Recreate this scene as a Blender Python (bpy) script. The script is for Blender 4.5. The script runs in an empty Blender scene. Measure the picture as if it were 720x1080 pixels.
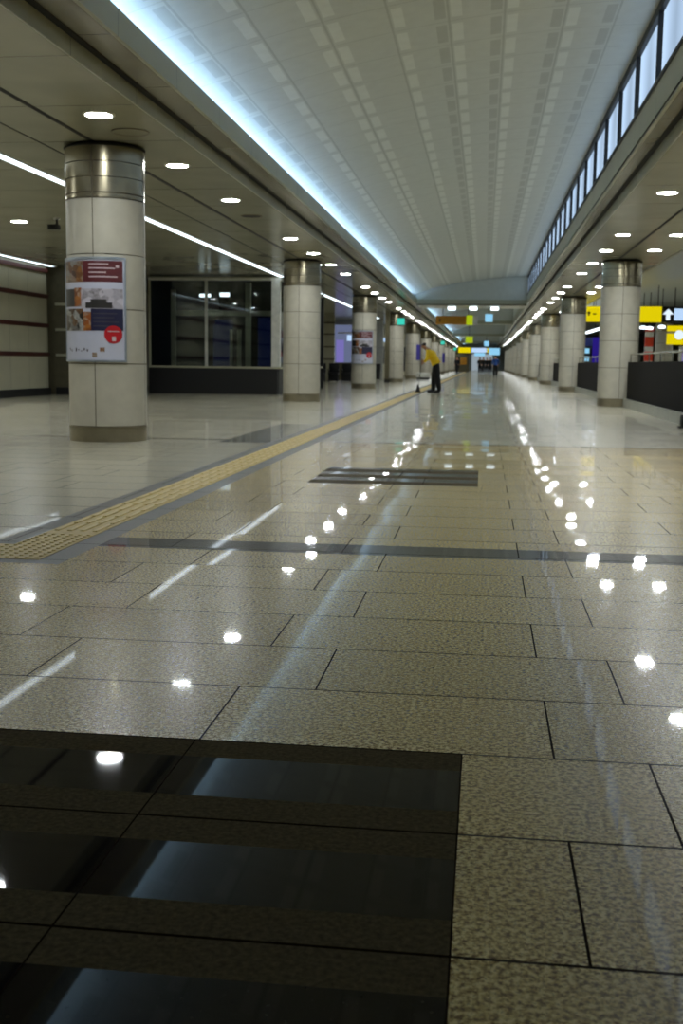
import bpy, bmesh, math, random
from mathutils import Vector, Matrix
random.seed(7)
PI = math.pi
S = bpy.context.scene
COL = S.collection
R = math.radians

# ------------------------------------------------------------------ camera
Mrows = ((0.99197753, 0.02837873, -0.12318773),
         (0.12585357, -0.1300209, 0.98349146),
         (0.01189326, -0.99110505, -0.13254938))          # columns: image right, image down, view axis
cd = bpy.data.cameras.new('camera')
cam = bpy.data.objects.new('camera', cd)
COL.objects.link(cam)
rx = Vector([r[0] for r in Mrows]); dn = Vector([r[1] for r in Mrows]); fw = Vector([r[2] for r in Mrows])
m = Matrix((rx, -dn, -fw)).transposed().to_4x4()
m.translation = Vector((0, 0, 1.0))
cam.matrix_world = m
cd.sensor_fit = 'VERTICAL'; cd.sensor_height = 36.0; cd.sensor_width = 24.0
cd.lens = 36.0 * 1180 / 1080
cd.clip_start = 0.05; cd.clip_end = 500
cd.dof.use_dof = True; cd.dof.focus_distance = 3.6; cd.dof.aperture_fstop = 6.3
S.camera = cam

# ------------------------------------------------------------------ world and exposure
w = bpy.data.worlds.new('world'); S.world = w; w.use_nodes = True
w.node_tree.nodes['Background'].inputs[0].default_value = (0.55, 0.68, 0.8, 1)
w.node_tree.nodes['Background'].inputs[1].default_value = 0.03
S.view_settings.view_transform = 'Standard'
S.view_settings.look = 'None'
S.view_settings.gamma = 1.0
S.view_settings.use_curve_mapping = False
S.view_settings.exposure = 0.1

DOWN = 165.0      # radiance of the downlights
COVE = 20.0      # radiance of the cove tubes
STRIP = 3.2      # radiance of the linear lights
PANE = 0.82      # radiance of the backlit clerestory panes

# ------------------------------------------------------------------ materials
def srgb(r, g, b):
    f = lambda c: (c / 255 / 12.92) if c / 255 <= 0.04045 else ((c / 255 + 0.055) / 1.055) ** 2.4
    return (f(r), f(g), f(b), 1)

class NT:
    def __init__(s, name):
        s.m = bpy.data.materials.new(name); s.m.use_nodes = True
        s.t = s.m.node_tree; s.b = s.t.nodes['Principled BSDF']; s.out = s.t.nodes['Material Output']
    def n(s, kind, **kw):
        x = s.t.nodes.new(kind)
        for k, v in kw.items(): setattr(x, k, v)
        return x
    def set(s, sock, v):
        if isinstance(v, bpy.types.NodeSocket): s.t.links.new(v, sock)
        else: sock.default_value = v
    def math(s, op, a, b=0.0, c=None):
        x = s.n('ShaderNodeMath', operation=op)
        s.set(x.inputs[0], a); s.set(x.inputs[1], b)
        if c is not None: s.set(x.inputs[2], c)
        return x.outputs[0]
    def mix(s, f, a, b):
        x = s.n('ShaderNodeMix', data_type='RGBA')
        s.set(x.inputs[0], f); s.set(x.inputs[6], a); s.set(x.inputs[7], b)
        return x.outputs[2]
    def mixf(s, f, a, b):
        x = s.n('ShaderNodeMix', data_type='FLOAT')
        s.set(x.inputs[0], f); s.set(x.inputs[2], a); s.set(x.inputs[3], b)
        return x.outputs[0]
    def noise(s, vec, scale, detail=2.0, rough=0.5):
        x = s.n('ShaderNodeTexNoise'); s.t.links.new(vec, x.inputs['Vector'])
        x.inputs['Scale'].default_value = scale; x.inputs['Detail'].default_value = detail
        x.inputs['Roughness'].default_value = rough
        return x.outputs[0]
    def ramp(s, v, *stops):
        x = s.n('ShaderNodeValToRGB'); s.t.links.new(v, x.inputs[0])
        e = x.color_ramp.elements
        while len(e) < len(stops): e.new(0.5)
        for i, (p, c) in enumerate(stops): e[i].position = p; e[i].color = c
        return x.outputs[0]
    def pos(s):
        return s.n('ShaderNodeNewGeometry').outputs['Position']
    def obj(s):
        return s.n('ShaderNodeTexCoord').outputs['Object']

def mat(name, col, rough=0.5, metal=0.0, spec=0.5, var=0.06, scale=6.0, coat=0.0):
    t = NT(name); b = t.b
    nz = t.noise(t.obj(), scale, 3)
    c2 = tuple(max(0, x * (1 - 2 * var)) for x in col[:3]) + (1,)
    c1 = tuple(min(1, x * (1 + 2 * var)) for x in col[:3]) + (1,)
    t.t.links.new(t.ramp(nz, (0.3, c2), (0.7, c1)), b.inputs['Base Color'])
    b.inputs['Roughness'].default_value = rough; b.inputs['Metallic'].default_value = metal
    b.inputs['Specular IOR Level'].default_value = spec
    b.inputs['Coat Weight'].default_value = coat; b.inputs['Coat Roughness'].default_value = 0.05
    return t.m

def emis(name, col, strength):
    t = NT(name); e = t.n('ShaderNodeEmission')
    e.inputs[0].default_value = col; e.inputs[1].default_value = strength
    t.t.links.new(e.outputs[0], t.out.inputs[0])
    return t.m

def floor_material():
    t = NT('granite_floor'); L = t.t.links; P = t.pos()
    sep = t.n('ShaderNodeSeparateXYZ'); L.new(P, sep.inputs[0]); X, Y = sep.outputs[0], sep.outputs[1]
    M = t.math
    def box(x0, x1, y0, y1):
        r = None
        for sock, v, op in ((X, x0, 'GREATER_THAN'), (X, x1, 'LESS_THAN'), (Y, y0, 'GREATER_THAN'), (Y, y1, 'LESS_THAN')):
            if v is None: continue
            q = M(op, sock, v); r = q if r is None else M('MULTIPLY', r, q)
        return r
    def mx(*a):
        r = a[0]
        for q in a[1:]: r = M('MAXIMUM', r, q)
        return r
    rowf = M('DIVIDE', M('SUBTRACT', Y, 1.797), 0.503)
    row = M('FLOOR', rowf); fy = M('SUBTRACT', rowf, row)
    odd = M('FLOORED_MODULO', row, 2.0)
    colf = M('DIVIDE', M('SUBTRACT', M('SUBTRACT', X, 0.205), M('MULTIPLY', odd, 0.237)), 0.93)
    colm = M('FLOOR', colf); fx = M('SUBTRACT', colf, colm)
    dy = M('MULTIPLY', M('MINIMUM', fy, M('SUBTRACT', 1.0, fy)), 0.503)
    dx = M('MULTIPLY', M('MINIMUM', fx, M('SUBTRACT', 1.0, fx)), 0.93)
    black = box(None, -0.03, None, 2.806)
    # joints inside the black field run straight
    bx_ = M('LESS_THAN', M('ABSOLUTE', M('ADD', X, 0.735)), 0.0022)
    grout = mx(M('LESS_THAN', dy, 0.0042), M('MULTIPLY', M('LESS_THAN', dx, 0.003), M('SUBTRACT', 1.0, black)), M('MULTIPLY', bx_, black),
               M('MULTIPLY', M('LESS_THAN', M('ABSOLUTE', M('ADD', X, 0.03)), 0.002), M('LESS_THAN', Y, 2.806)))
    exp_ = M('LESS_THAN', M('ABSOLUTE', M('SUBTRACT', Y, 14.05)), 0.05)
    grate = box(-1.45, -0.03, 9.2, 10.62)
    band = box(-2.05, None, 5.76, 6.08)
    bord = mx(box(-2.64, -2.5, 5.84, None), box(-2.19, -2.05, 5.2, None), box(None, -2.05, 5.2, 5.3), box(None, -2.5, 5.72, 5.85))
    patch = box(-3.25, -2.64, 13.6, 18.0)
    dark = mx(black, grate, band)
    honed = M('MULTIPLY', mx(black, grate), M('LESS_THAN', dy, 0.125))
    ids = t.n('ShaderNodeCombineXYZ'); L.new(colm, ids.inputs[0]); L.new(row, ids.inputs[1])
    wn = t.n('ShaderNodeTexWhiteNoise', noise_dimensions='3D'); L.new(ids.outputs[0], wn.inputs['Vector'])
    tone = M('MULTIPLY_ADD', wn.outputs['Value'], 0.12, 0.94)
    n1 = t.noise(P, 80, 3, 0.6); n2 = t.noise(P, 150, 2, 0.6)
    light = t.ramp(n1, (0.38, srgb(106, 80, 38)), (0.5, srgb(200, 174, 104)), (0.58, srgb(232, 212, 150)))
    light = t.mix(M('MULTIPLY', M('LESS_THAN', n2, 0.41), 0.6), light, srgb(104, 88, 58))
    tn = t.n('ShaderNodeCombineXYZ')
    for k in range(3): L.new(tone, tn.inputs[k])
    mul = t.n('ShaderNodeMix', data_type='RGBA', blend_type='MULTIPLY'); mul.inputs[0].default_value = 1
    L.new(light, mul.inputs[6]); L.new(tn.outputs[0], mul.inputs[7]); light = mul.outputs[2]
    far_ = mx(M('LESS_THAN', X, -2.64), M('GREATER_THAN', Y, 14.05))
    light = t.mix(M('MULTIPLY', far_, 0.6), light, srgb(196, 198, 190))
    blk = t.ramp(n1, (0.4, srgb(6, 5, 4)), (0.62, srgb(16, 15, 12)), (0.74, srgb(44, 42, 36)))
    hon = t.ramp(n1, (0.3, srgb(70, 62, 46)), (0.7, srgb(100, 90, 68)))
    brd = t.ramp(n1, (0.3, srgb(70, 69, 60)), (0.7, srgb(98, 97, 86)))
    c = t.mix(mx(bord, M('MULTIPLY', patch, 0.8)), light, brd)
    c = t.mix(dark, c, blk); c = t.mix(mx(grate, band), c, t.ramp(n1, (0.3, srgb(44, 42, 34)), (0.7, srgb(74, 71, 58)))); c = t.mix(honed, c, hon)
    c = t.mix(mx(grout, exp_), c, srgb(30, 22, 14))
    L.new(c, t.b.inputs['Base Color'])
    t.b.inputs['Roughness'].default_value = 0.3
    L.new(t.mixf(mx(honed, M('MULTIPLY', bord, 0.5)), 0.27, 0.55), t.b.inputs['Roughness'])
    L.new(t.mixf(mx(honed, grout, M('MULTIPLY', bord, 0.7)), 0.44, 0.0), t.b.inputs['Coat Weight'])
    t.b.inputs['Coat Roughness'].default_value = 0.03
    L.new(t.mixf(dark, 0.34, 0.1), t.b.inputs['Specular IOR Level'])
    L.new(t.mixf(mx(grout, M('SUBTRACT', dark, M('MULTIPLY', mx(band, grate), 0.6))), 1.45, 1.03), t.b.inputs['IOR'])
    # each slab sits at its own very slight tilt
    sub = t.n('ShaderNodeVectorMath', operation='SUBTRACT'); L.new(wn.outputs['Color'], sub.inputs[0]); sub.inputs[1].default_value = (.5, .5, .5)
    mlt = t.n('ShaderNodeVectorMath', operation='MULTIPLY'); L.new(sub.outputs[0], mlt.inputs[0]); mlt.inputs[1].default_value = (.0055, .009, 0)
    add = t.n('ShaderNodeVectorMath', operation='ADD'); L.new(mlt.outputs[0], add.inputs[0]); add.inputs[1].default_value = (0, 0, 1)
    nrm = t.n('ShaderNodeVectorMath', operation='NORMALIZE'); L.new(add.outputs[0], nrm.inputs[0])
    L.new(nrm.outputs[0], t.b.inputs['Normal']); L.new(nrm.outputs[0], t.b.inputs['Coat Normal'])
    return t.m

def ceiling_material(name, col, rough=0.22, pitch=1.83, spec=0.9):
    t = NT(name); L = t.t.links; P = t.pos()
    sep = t.n('ShaderNodeSeparateXYZ'); L.new(P, sep.inputs[0]); Y = sep.outputs[1]
    f = t.math('FLOORED_MODULO', t.math('SUBTRACT', Y, 9.55), pitch)
    line = t.math('LESS_THAN', f, 0.014)
    nz = t.noise(P, 1.2, 2)
    c = t.ramp(nz, (0.3, tuple(x * .93 for x in col[:3]) + (1,)), (0.7, tuple(x * 1.07 for x in col[:3]) + (1,)))
    L.new(t.mix(line, c, tuple(x * .35 for x in col[:3]) + (1,)), t.b.inputs['Base Color'])
    t.b.inputs['Roughness'].default_value = rough
    t.b.inputs['Specular IOR Level'].default_value = spec
    return t.m

def picture_material(name, cols, scale):
    t = NT(name); L = t.t.links
    v = t.n('ShaderNodeTexVoronoi'); L.new(t.obj(), v.inputs['Vector']); v.inputs['Scale'].default_value = scale
    sp = t.n('ShaderNodeSeparateColor'); L.new(v.outputs['Color'], sp.inputs[0])
    n = len(cols)
    r = t.ramp(sp.outputs[0], *[((i + .5) / n, c) for i, c in enumerate(cols)])
    L.new(t.mix(t.noise(t.obj(), scale * 3), r, cols[0]), t.b.inputs['Base Color'])
    t.b.inputs['Roughness'].default_value = 0.35
    return t.m

def glass_material():
    t = NT('dark_glass'); L = t.t.links
    tr = t.n('ShaderNodeBsdfTransparent'); tr.inputs[0].default_value = (0.75, 0.8, 0.8, 1)
    gl = t.n('ShaderNodeBsdfGlossy'); gl.inputs['Roughness'].default_value = 0.02
    gl.inputs[0].default_value = (0.8, 0.85, 0.85, 1)
    fr = t.n('ShaderNodeFresnel'); fr.inputs[0].default_value = 1.6
    mx = t.n('ShaderNodeMixShader'); L.new(fr.outputs[0], mx.inputs[0]); L.new(tr.outputs[0], mx.inputs[1]); L.new(gl.outputs[0], mx.inputs[2])
    L.new(mx.outputs[0], t.out.inputs[0])
    return t.m

def pane_material():
    # backlit opal glass: brighter towards the tubes behind both edges
    t = NT('backlit_opal_glass'); L = t.t.links
    sep = t.n('ShaderNodeSeparateXYZ'); L.new(t.obj(), sep.inputs[0])
    nz = t.noise(t.obj(), 0.9, 1)
    e = t.n('ShaderNodeEmission'); e.inputs[0].default_value = srgb(196, 224, 255)
    f = t.math('ABSOLUTE', t.math('SUBTRACT', t.math('FRACT', t.math('MULTIPLY', t.math('SUBTRACT', sep.outputs[1], 13.2), 1 / 1.83)), 0.5))
    st = t.math('MULTIPLY', t.math('MULTIPLY_ADD', nz, 0.5, t.math('MULTIPLY_ADD', f, 0.9, 0.55)), PANE)
    L.new(st, e.inputs[1]); L.new(e.outputs[0], t.out.inputs[0])
    return t.m

M = dict(
    floor=floor_material(),
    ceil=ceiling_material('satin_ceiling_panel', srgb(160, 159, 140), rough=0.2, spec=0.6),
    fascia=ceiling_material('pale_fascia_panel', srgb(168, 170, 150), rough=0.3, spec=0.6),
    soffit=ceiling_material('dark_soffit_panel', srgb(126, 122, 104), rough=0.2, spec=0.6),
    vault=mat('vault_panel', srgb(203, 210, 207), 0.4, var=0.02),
    vault_light=mat('vault_patch_bright_sheen', srgb(222, 229, 226), 0.35, var=0.02),
    vault_dark=mat('vault_patch_dull_sheen', srgb(184, 191, 188), 0.45, var=0.02),
    vault_joint=mat('vault_joint', srgb(186, 193, 190), 0.6, var=0.02),
    slot=mat('black_slot', srgb(14, 13, 11), 0.8),
    panel=mat('pillar_panel', srgb(190, 185, 168), 0.38, var=0.03, spec=0.5),
    joint=mat('pillar_joint', srgb(96, 88, 70), 0.7),
    steel=mat('brushed_steel_band', srgb(150, 142, 118), 0.26, metal=0.85),
    base=mat('steel_base', srgb(150, 142, 120), 0.3, metal=0.7),
    bright_steel=mat('bright_steel', srgb(190, 190, 180), 0.25, metal=0.9),
    black=mat('black_metal', srgb(12, 12, 12), 0.5),
    parapet=mat('black_parapet', srgb(16, 12, 8), 0.8, spec=0.15, var=0.2, scale=60),
    kerb=mat('grey_kerb', srgb(165, 166, 155), 0.35),
    wall=mat('wall_panel', srgb(176, 172, 146), 0.4, var=0.03, scale=2), banded=ceiling_material('banded_wall_panel', srgb(186, 182, 156), 0.35, 1.22, 0.5),
    wall_dark=mat('olive_wall', srgb(92, 86, 62), 0.5),
    wall_far=mat('far_wall', srgb(170, 172, 164), 0.6),
    redbar=mat('red_brown_bar', srgb(70, 24, 16), 0.4),
    whitepaint=mat('white_paint', srgb(206, 206, 196), 0.4),
    glass=glass_material(), pane=pane_material(),
    yellow=emis('yellow_lit_sign', srgb(255, 232, 10), 0.7),
    ochre=mat('ochre_sign', srgb(190, 130, 20), 0.5),
    lime=emis('lime_lit_sign', srgb(200, 225, 30), 0.6),
    bluewhite=emis('blue_white_lit_panel', srgb(190, 220, 255), 0.9),
    skyblue=emis('sky_blue_lit_panel', srgb(150, 215, 250), 0.85),
    white_lit=emis('white_lit_mark', srgb(225, 240, 255), 1.0),
    teal=emis('teal_lit_sign', srgb(70, 230, 205), 0.75),
    violet=emis('violet_screen', srgb(70, 50, 200), 0.3),
    violetp=emis('violet_display', srgb(150, 140, 225), 0.55),
    bluep=mat('blue_panel', srgb(30, 48, 120), 0.4),
    banner=mat('indigo_banner', srgb(66, 60, 150), 0.5),
    bluelit=emis('blue_glow_panel', srgb(50, 66, 125), 0.09),
    dimlit=emis('dim_lit_glazing', srgb(120, 130, 165), 0.6),
    farlit=emis('pale_far_panel', srgb(185, 200, 210), 0.55),
    hall=emis('hall_fill_diffuser', (0.9, 0.97, 1.0, 1), 9.0),  # glow of the fill lights added in the right hall
    red=mat('red_paint', srgb(225, 60, 30), 0.5),
    white=mat('white_plastic', srgb(225, 225, 225), 0.4),
    tactile=mat('yellow_tactile_tile', srgb(196, 168, 86), 0.5, var=0.06, scale=20),
    tactile_bar=mat('yellow_tactile_bar', srgb(208, 182, 98), 0.42, var=0.08, scale=30),
    lamp=emis('downlight_lens', (0.92, 0.97, 1.0, 1), DOWN),
    cove=emis('cove_tube', (0.46, 0.68, 1.0, 1), COVE),
    strip=emis('linear_light', (0.8, 0.92, 1.0, 1), STRIP),
    square=emis('square_light', (0.8, 0.93, 1.0, 1), 3.0),
    skin=mat('skin', srgb(190, 140, 105), 0.5), hair=mat('hair', srgb(22, 18, 16), 0.5),
    shirt=mat('yellow_shirt', srgb(255, 205, 20), 0.7), shirt_b=mat('blue_shirt', srgb(40, 80, 150), 0.7),
    shirt_w=mat('pale_shirt', srgb(170, 170, 170), 0.7),
    trouser=mat('black_trousers', srgb(14, 14, 16), 0.8), shoe=mat('black_shoe', srgb(12, 12, 12), 0.4),
    vinyl=mat('black_vinyl', srgb(18, 18, 20), 0.4),
)

# ------------------------------------------------------------------ mesh helpers
class MB:
    def __init__(s): s.v = []; s.f = []; s.mi = []; s.sm = []
    def face(s, vs, mi=0, sm=False):
        k = len(s.v); s.v += [tuple(p) for p in vs]; s.f.append(tuple(range(k, k + len(vs)))); s.mi.append(mi); s.sm.append(sm)
    def box(s, x0, x1, y0, y1, z0, z1, mi=0):
        k = len(s.v)
        s.v += [(x0, y0, z0), (x1, y0, z0), (x1, y1, z0), (x0, y1, z0), (x0, y0, z1), (x1, y0, z1), (x1, y1, z1), (x0, y1, z1)]
        for q in ((0, 3, 2, 1), (4, 5, 6, 7), (0, 1, 5, 4), (1, 2, 6, 5), (2, 3, 7, 6), (3, 0, 4, 7)):
            s.f.append(tuple(k + i for i in q)); s.mi.append(mi); s.sm.append(False)
        return s
    def ring(s, prof, seg=32, c=(0, 0), mi=0, a0=0, a1=2 * PI, closed=None):
        """lathe of (radius, z) about the vertical through c"""
        full = abs(a1 - a0 - 2 * PI) < 1e-6; n = seg if full else seg + 1; k = len(s.v)
        for r, z in prof:
            for i in range(n):
                a = a0 + (a1 - a0) * i / seg
                s.v.append((c[0] + r * math.cos(a), c[1] + r * math.sin(a), z))
        for j in range(len(prof) - 1):
            for i in range(seg):
                i2 = (i + 1) % n
                s.f.append((k + j * n + i, k + j * n + i2, k + (j + 1) * n + i2, k + (j + 1) * n + i)); s.mi.append(mi); s.sm.append(True)
        return s
    def tube(s, p, q, r, seg=8, mi=0, r2=None):
        p = Vector(p); q = Vector(q); d = (q - p).normalized(); r2 = r if r2 is None else r2
        u = d.orthogonal().normalized(); w_ = d.cross(u); k = len(s.v)
        for c, rr in ((p, r), (q, r2)):
            for i in range(seg):
                a = 2 * PI * i / seg; s.v.append(tuple(c + (u * math.cos(a) + w_ * math.sin(a)) * rr))
        for i in range(seg):
            j = (i + 1) % seg; s.f.append((k + i, k + j, k + seg + j, k + seg + i)); s.mi.append(mi); s.sm.append(True)
        s.f.append(tuple(k + i for i in reversed(range(seg)))); s.f.append(tuple(k + seg + i for i in range(seg))); s.mi += [mi, mi]; s.sm += [False, False]
        return s
    def build(s, name, mats, parent=None, bevel=0):
        me = bpy.data.meshes.new(name); me.from_pydata(s.v, [], s.f)
        for x in (mats if isinstance(mats, (list, tuple)) else [mats]): me.materials.append(x)
        me.polygons.foreach_set('material_index', s.mi); me.polygons.foreach_set('use_smooth', s.sm)
        bm = bmesh.new(); bm.from_mesh(me); bmesh.ops.remove_doubles(bm, verts=bm.verts, dist=1e-5)
        if bevel: bmesh.ops.bevel(bm, geom=[e for e in bm.edges if e.calc_face_angle(0) > 0.5], offset=bevel, segments=2, profile=0.7, affect='EDGES')
        bm.to_mesh(me); bm.free()
        me.update(); me.set_sharp_from_angle(angle=R(32))
        o = bpy.data.objects.new(name, me); COL.objects.link(o)
        if parent: o.parent = parent
        return o

def struct(o): o['kind'] = 'structure'; return o
def tag(o, label, cat, group=None):
    o['label'] = label; o['category'] = cat
    if group: o['group'] = group
    return o
def thing(name, label, cat, loc=(0, 0, 0), rz=0, group=None):
    o = bpy.data.objects.new(name, None); COL.objects.link(o); o.location = loc; o.rotation_euler = (0, 0, rz); o.empty_display_size = 0.1
    return tag(o, label, cat, group)
def dup(root, loc, label=None, rz=None, scale=None):
    r = root.copy(); COL.objects.link(r); r.location = loc
    if label: r['label'] = label
    if rz is not None: r.rotation_euler = (0, 0, rz)
    if scale: r.scale = (scale,) * 3
    for ch in list(root.children):
        c = ch.copy(); COL.objects.link(c); c.parent = r
        for g in list(ch.children):
            d = g.copy(); COL.objects.link(d); d.parent = c
    return r
ORD = ['zeroth', 'first', 'second', 'third', 'fourth', 'fifth', 'sixth', 'seventh', 'eighth', 'ninth', 'tenth', 'eleventh', 'twelfth', 'thirteenth',
       'fourteenth', 'fifteenth', 'sixteenth', 'seventeenth', 'eighteenth', 'nineteenth', 'twentieth']
def ordinal(n):
    if n <= 20: return ORD[n]
    T = {2: 'twenty', 3: 'thirty', 4: 'forty', 5: 'fifty'}
    if n % 10 == 0: return {2: 'twentieth', 3: 'thirtieth', 4: 'fortieth', 5: 'fiftieth'}[n // 10]
    return T[n // 10] + '-' + ORD[n % 10]

# ------------------------------------------------------------------ dimensions (metres, eye at 1.0)
ZL = 3.555          # low side ceilings
ZS = 3.72          # raised soffit
Y0, Y1 = -9.0, 185.0
YB = 52.0          # crossbeam closing the glazed vault
CX = (-4.66, 3.27)
PITCH = 15.0
CY = [13.6 + PITCH * k for k in range(11)]
def zv(x): return 4.95 - 0.030 * (x - 1.95) ** 2

# floor
struct(MB().box(-13.2, 26, Y0, Y1, -0.2, 0).build('floor', M['floor']))

# low ceilings: left of the vault and right of it
XA, XB = -3.58, -3.18      # left step, left fascia
XC, XD = 1.80, 2.09        # right fascia, right step
struct(MB().box(-13.2, XA, Y0, Y1, ZL, ZL + 0.3).build('ceiling', M['ceil']))
struct(MB().box(XD, 4.25, Y0, Y1, ZL, ZL + 0.3).build('ceiling', M['ceil']))
# stepped soffits beside the vault and their fascias
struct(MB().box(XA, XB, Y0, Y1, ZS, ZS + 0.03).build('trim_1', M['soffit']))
struct(MB().box(XB, XB + 0.04, Y0, Y1, ZS - 0.02, 3.93).build('trim_2', M['fascia']))
struct(MB().box(XA, XA + 0.02, Y0, Y1, ZL, ZS).build('trim_3', M['fascia']))
struct(MB().box(XA + 0.02, XA + 0.085, Y0, Y1, ZS - 0.012, ZS).build('trim_4', M['slot']))
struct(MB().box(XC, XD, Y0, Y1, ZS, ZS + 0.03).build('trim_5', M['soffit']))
struct(MB().box(XC, XC + 0.04, Y0, Y1, ZS - 0.02, 4.08).build('trim_6', M['fascia']))
struct(MB().box(XD - 0.02, XD, Y0, Y1, ZL, ZS).build('trim_7', M['fascia']))
struct(MB().box(XD - 0.085, XD - 0.02, Y0, Y1, ZS - 0.012, ZS).build('trim_8', M['slot']))
# slots above the pillar rows
struct(MB().box(-4.70, -4.64, Y0, Y1, ZL - 0.004, ZL).build('trim_9', M['slot']))
struct(MB().box(3.12, 3.17, Y0, Y1, ZL - 0.004, ZL).build('trim_10', M['slot']))
struct(MB().box(-5.34, -5.32, Y0, Y1, ZL - 0.004, ZL).build('trim_11', M['slot']))

# vault with its joint lines and rows of rectangular patches, reflected tone painted in
JX = [-2.97, -2.42, -1.79, -1.12, -0.5, 0.11, 0.79, 1.38]
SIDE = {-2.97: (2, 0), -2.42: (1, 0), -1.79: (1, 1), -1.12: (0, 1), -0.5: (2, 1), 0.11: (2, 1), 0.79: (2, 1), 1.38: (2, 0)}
def vault(y0, y1, patches, name):
    mb = MB(); xs = [(-3.9, 0)]
    strips = []  # x0, x1, kind
    cur = -3.9
    for j in JX:
        a, b = SIDE[j]
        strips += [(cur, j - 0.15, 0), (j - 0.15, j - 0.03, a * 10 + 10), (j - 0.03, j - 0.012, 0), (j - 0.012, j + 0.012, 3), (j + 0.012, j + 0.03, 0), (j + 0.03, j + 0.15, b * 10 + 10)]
        cur = j + 0.15
    strips.append((cur, 1.86, 0))
    ny = int(round((y1 - y0) / 0.915)) if patches else 1
    dy = (y1 - y0) / ny
    for k in range(ny):
        ya = y0 + k * dy; yb = ya + dy
        for x0, x1, kd in strips:
            n = max(1, int((x1 - x0) / 0.12))
            for i in range(n):
                p, q = x0 + (x1 - x0) * i / n, x0 + (x1 - x0) * (i + 1) / n
                def quad(u, v_, mi):
                    mb.face([(p, u, zv(p)), (p, v_, zv(p)), (q, v_, zv(q)), (q, u, zv(q))], mi)
                if not patches: quad(ya, yb, 3 if kd == 3 else 0); continue
                quad(ya, ya + 0.018, 3)
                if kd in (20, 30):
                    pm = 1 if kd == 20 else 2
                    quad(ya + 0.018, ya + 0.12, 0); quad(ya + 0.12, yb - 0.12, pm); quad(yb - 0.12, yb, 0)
                else: quad(ya + 0.018, yb, 3 if kd == 3 else 0)
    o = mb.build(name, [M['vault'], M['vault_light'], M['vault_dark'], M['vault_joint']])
    return struct(o)
vault(13.2 - 1.83 * 12, 13.2 + 1.83 * 22.3, True, 'ceiling')
vault(YB + 0.3, Y1, False, 'ceiling')
# cove trough behind the left fascia
struct(MB().box(-3.95, XB, Y0, Y1, ZS + 0.03, ZS + 0.06).build('trim_12', M['whitepaint']))
# clerestory wall on the right: head above the glazing, then plain wall past the crossbeam
struct(MB().box(1.8, 2.0, Y0, YB, 4.9, 5.2).build('wall_right', M['black']))
struct(MB().box(1.8, 2.0, YB, Y1, 4.08, 5.2).build('wall_right', M['vault']))
# windows
k = 0
y = 13.2 - 1.83 * 7
n = 0
while y < YB - 0.5:
    n += 1
    mb = MB()
    ya, yb = y, min(y + 1.83, YB)
    mb.box(1.785, 1.86, ya, yb, 4.08, 4.13); mb.box(1.785, 1.86, ya, yb, 4.84, 4.97)
    mb.box(1.78, 1.87, ya - 0.03, ya + 0.03, 4.13, 4.86)
    o = struct(mb.build('window_%d' % n, M['black']))
    MB().box(1.835, 1.85, ya + 0.03, yb - 0.03, 4.13, 4.86).build('window_pane', M['pane'], o)
    y += 1.83

# crossbeams and the end walls over them
def tympanum(y, z0):
    mb = MB(); xs = [XB + (XC - XB) * i / 30 for i in range(31)]
    for a, b in zip(xs[:-1], xs[1:]):
        mb.face([(a, y, z0), (b, y, z0), (b, y, zv(b) + .02), (a, y, zv(a) + .02)])
        mb.face([(a, y + .2, z0), (a, y + .2, zv(a) + .02), (b, y + .2, zv(b) + .02), (b, y + .2, z0)])
        mb.face([(a, y - .01, zv(a) - 0.05), (b, y - .01, zv(b) - 0.05), (b, y - .01, zv(b) + .01), (a, y - .01, zv(a) + .01)], 1)
    mb.face([(xs[0], y, z0), (xs[0], y + .2, z0), (xs[-1], y + .2, z0), (xs[-1], y, z0)])
    return struct(mb.build('wall_crossbeam', [M['vault'], M['vault_joint']]))
tympanum(YB, 3.88)
struct(MB().box(XB, XC, YB - 0.08, YB + 3.2, ZS - 0.06, 3.89).build('trim_13', M['fascia']))
struct(MB().box(XB, XC, YB - 0.10, YB - 0.06, ZS - 0.10, ZS - 0.02).build('trim_14', M['soffit']))
for i, yy in enumerate((77.0, 110.0, 146.0)):
    tympanum(yy, 3.88)
    struct(MB().box(XB, XC, yy - 0.08, yy + 1.2, ZS - 0.04, 3.89).build('trim_%d' % (15 + i), M['fascia']))

# outer walls
wl = struct(MB().box(-12.4, -12.15, Y0, 30.4, 0, ZL).build('wall_left', M['banded']))
tr = 20
for z in (3.36, 2.66, 1.86, 1.07):
    struct(MB().box(-12.15, -12.10, Y0, 30.4, z, z + 0.11).build('trim_%d' % tr, M['redbar'])); tr += 1
struct(MB().box(-12.15, -12.08, Y0, 30.4, 0, 0.2).build('trim_%d' % tr, M['black'])); tr += 1
struct(MB().box(-12.4, -10.2, 30.9, 31.1, 0, ZL).build('wall_left_return', M['wall_dark']))
for z in (2.5, 1.79, 1.08):
    struct(MB().box(-12.1, -10.2, 30.85, 30.9, z, z + 0.07).build('trim_%d' % tr, M['wall'])); tr += 1
struct(MB().box(-12.1, -10.2, 30.82, 30.9, 0, 0.2).build('trim_%d' % tr, M['black'])); tr += 1
struct(MB().box(-13.2, -13.0, 31.1, Y1, 0, ZL).build('wall_left_far', M['wall_dark']))
struct(MB().box(-13.2, 26, Y0 - 0.2, Y0, 0, 5.6).build('wall_back', M['wall_dark']))
struct(MB().box(-13.2, 26, Y1, Y1 + 0.2, 0, 7).build('wall_end', M['wall_far']))
struct(MB().box(26, 26.2, Y0, Y1, 0, 7).build('wall_right_far', M['wall_dark']))
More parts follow.
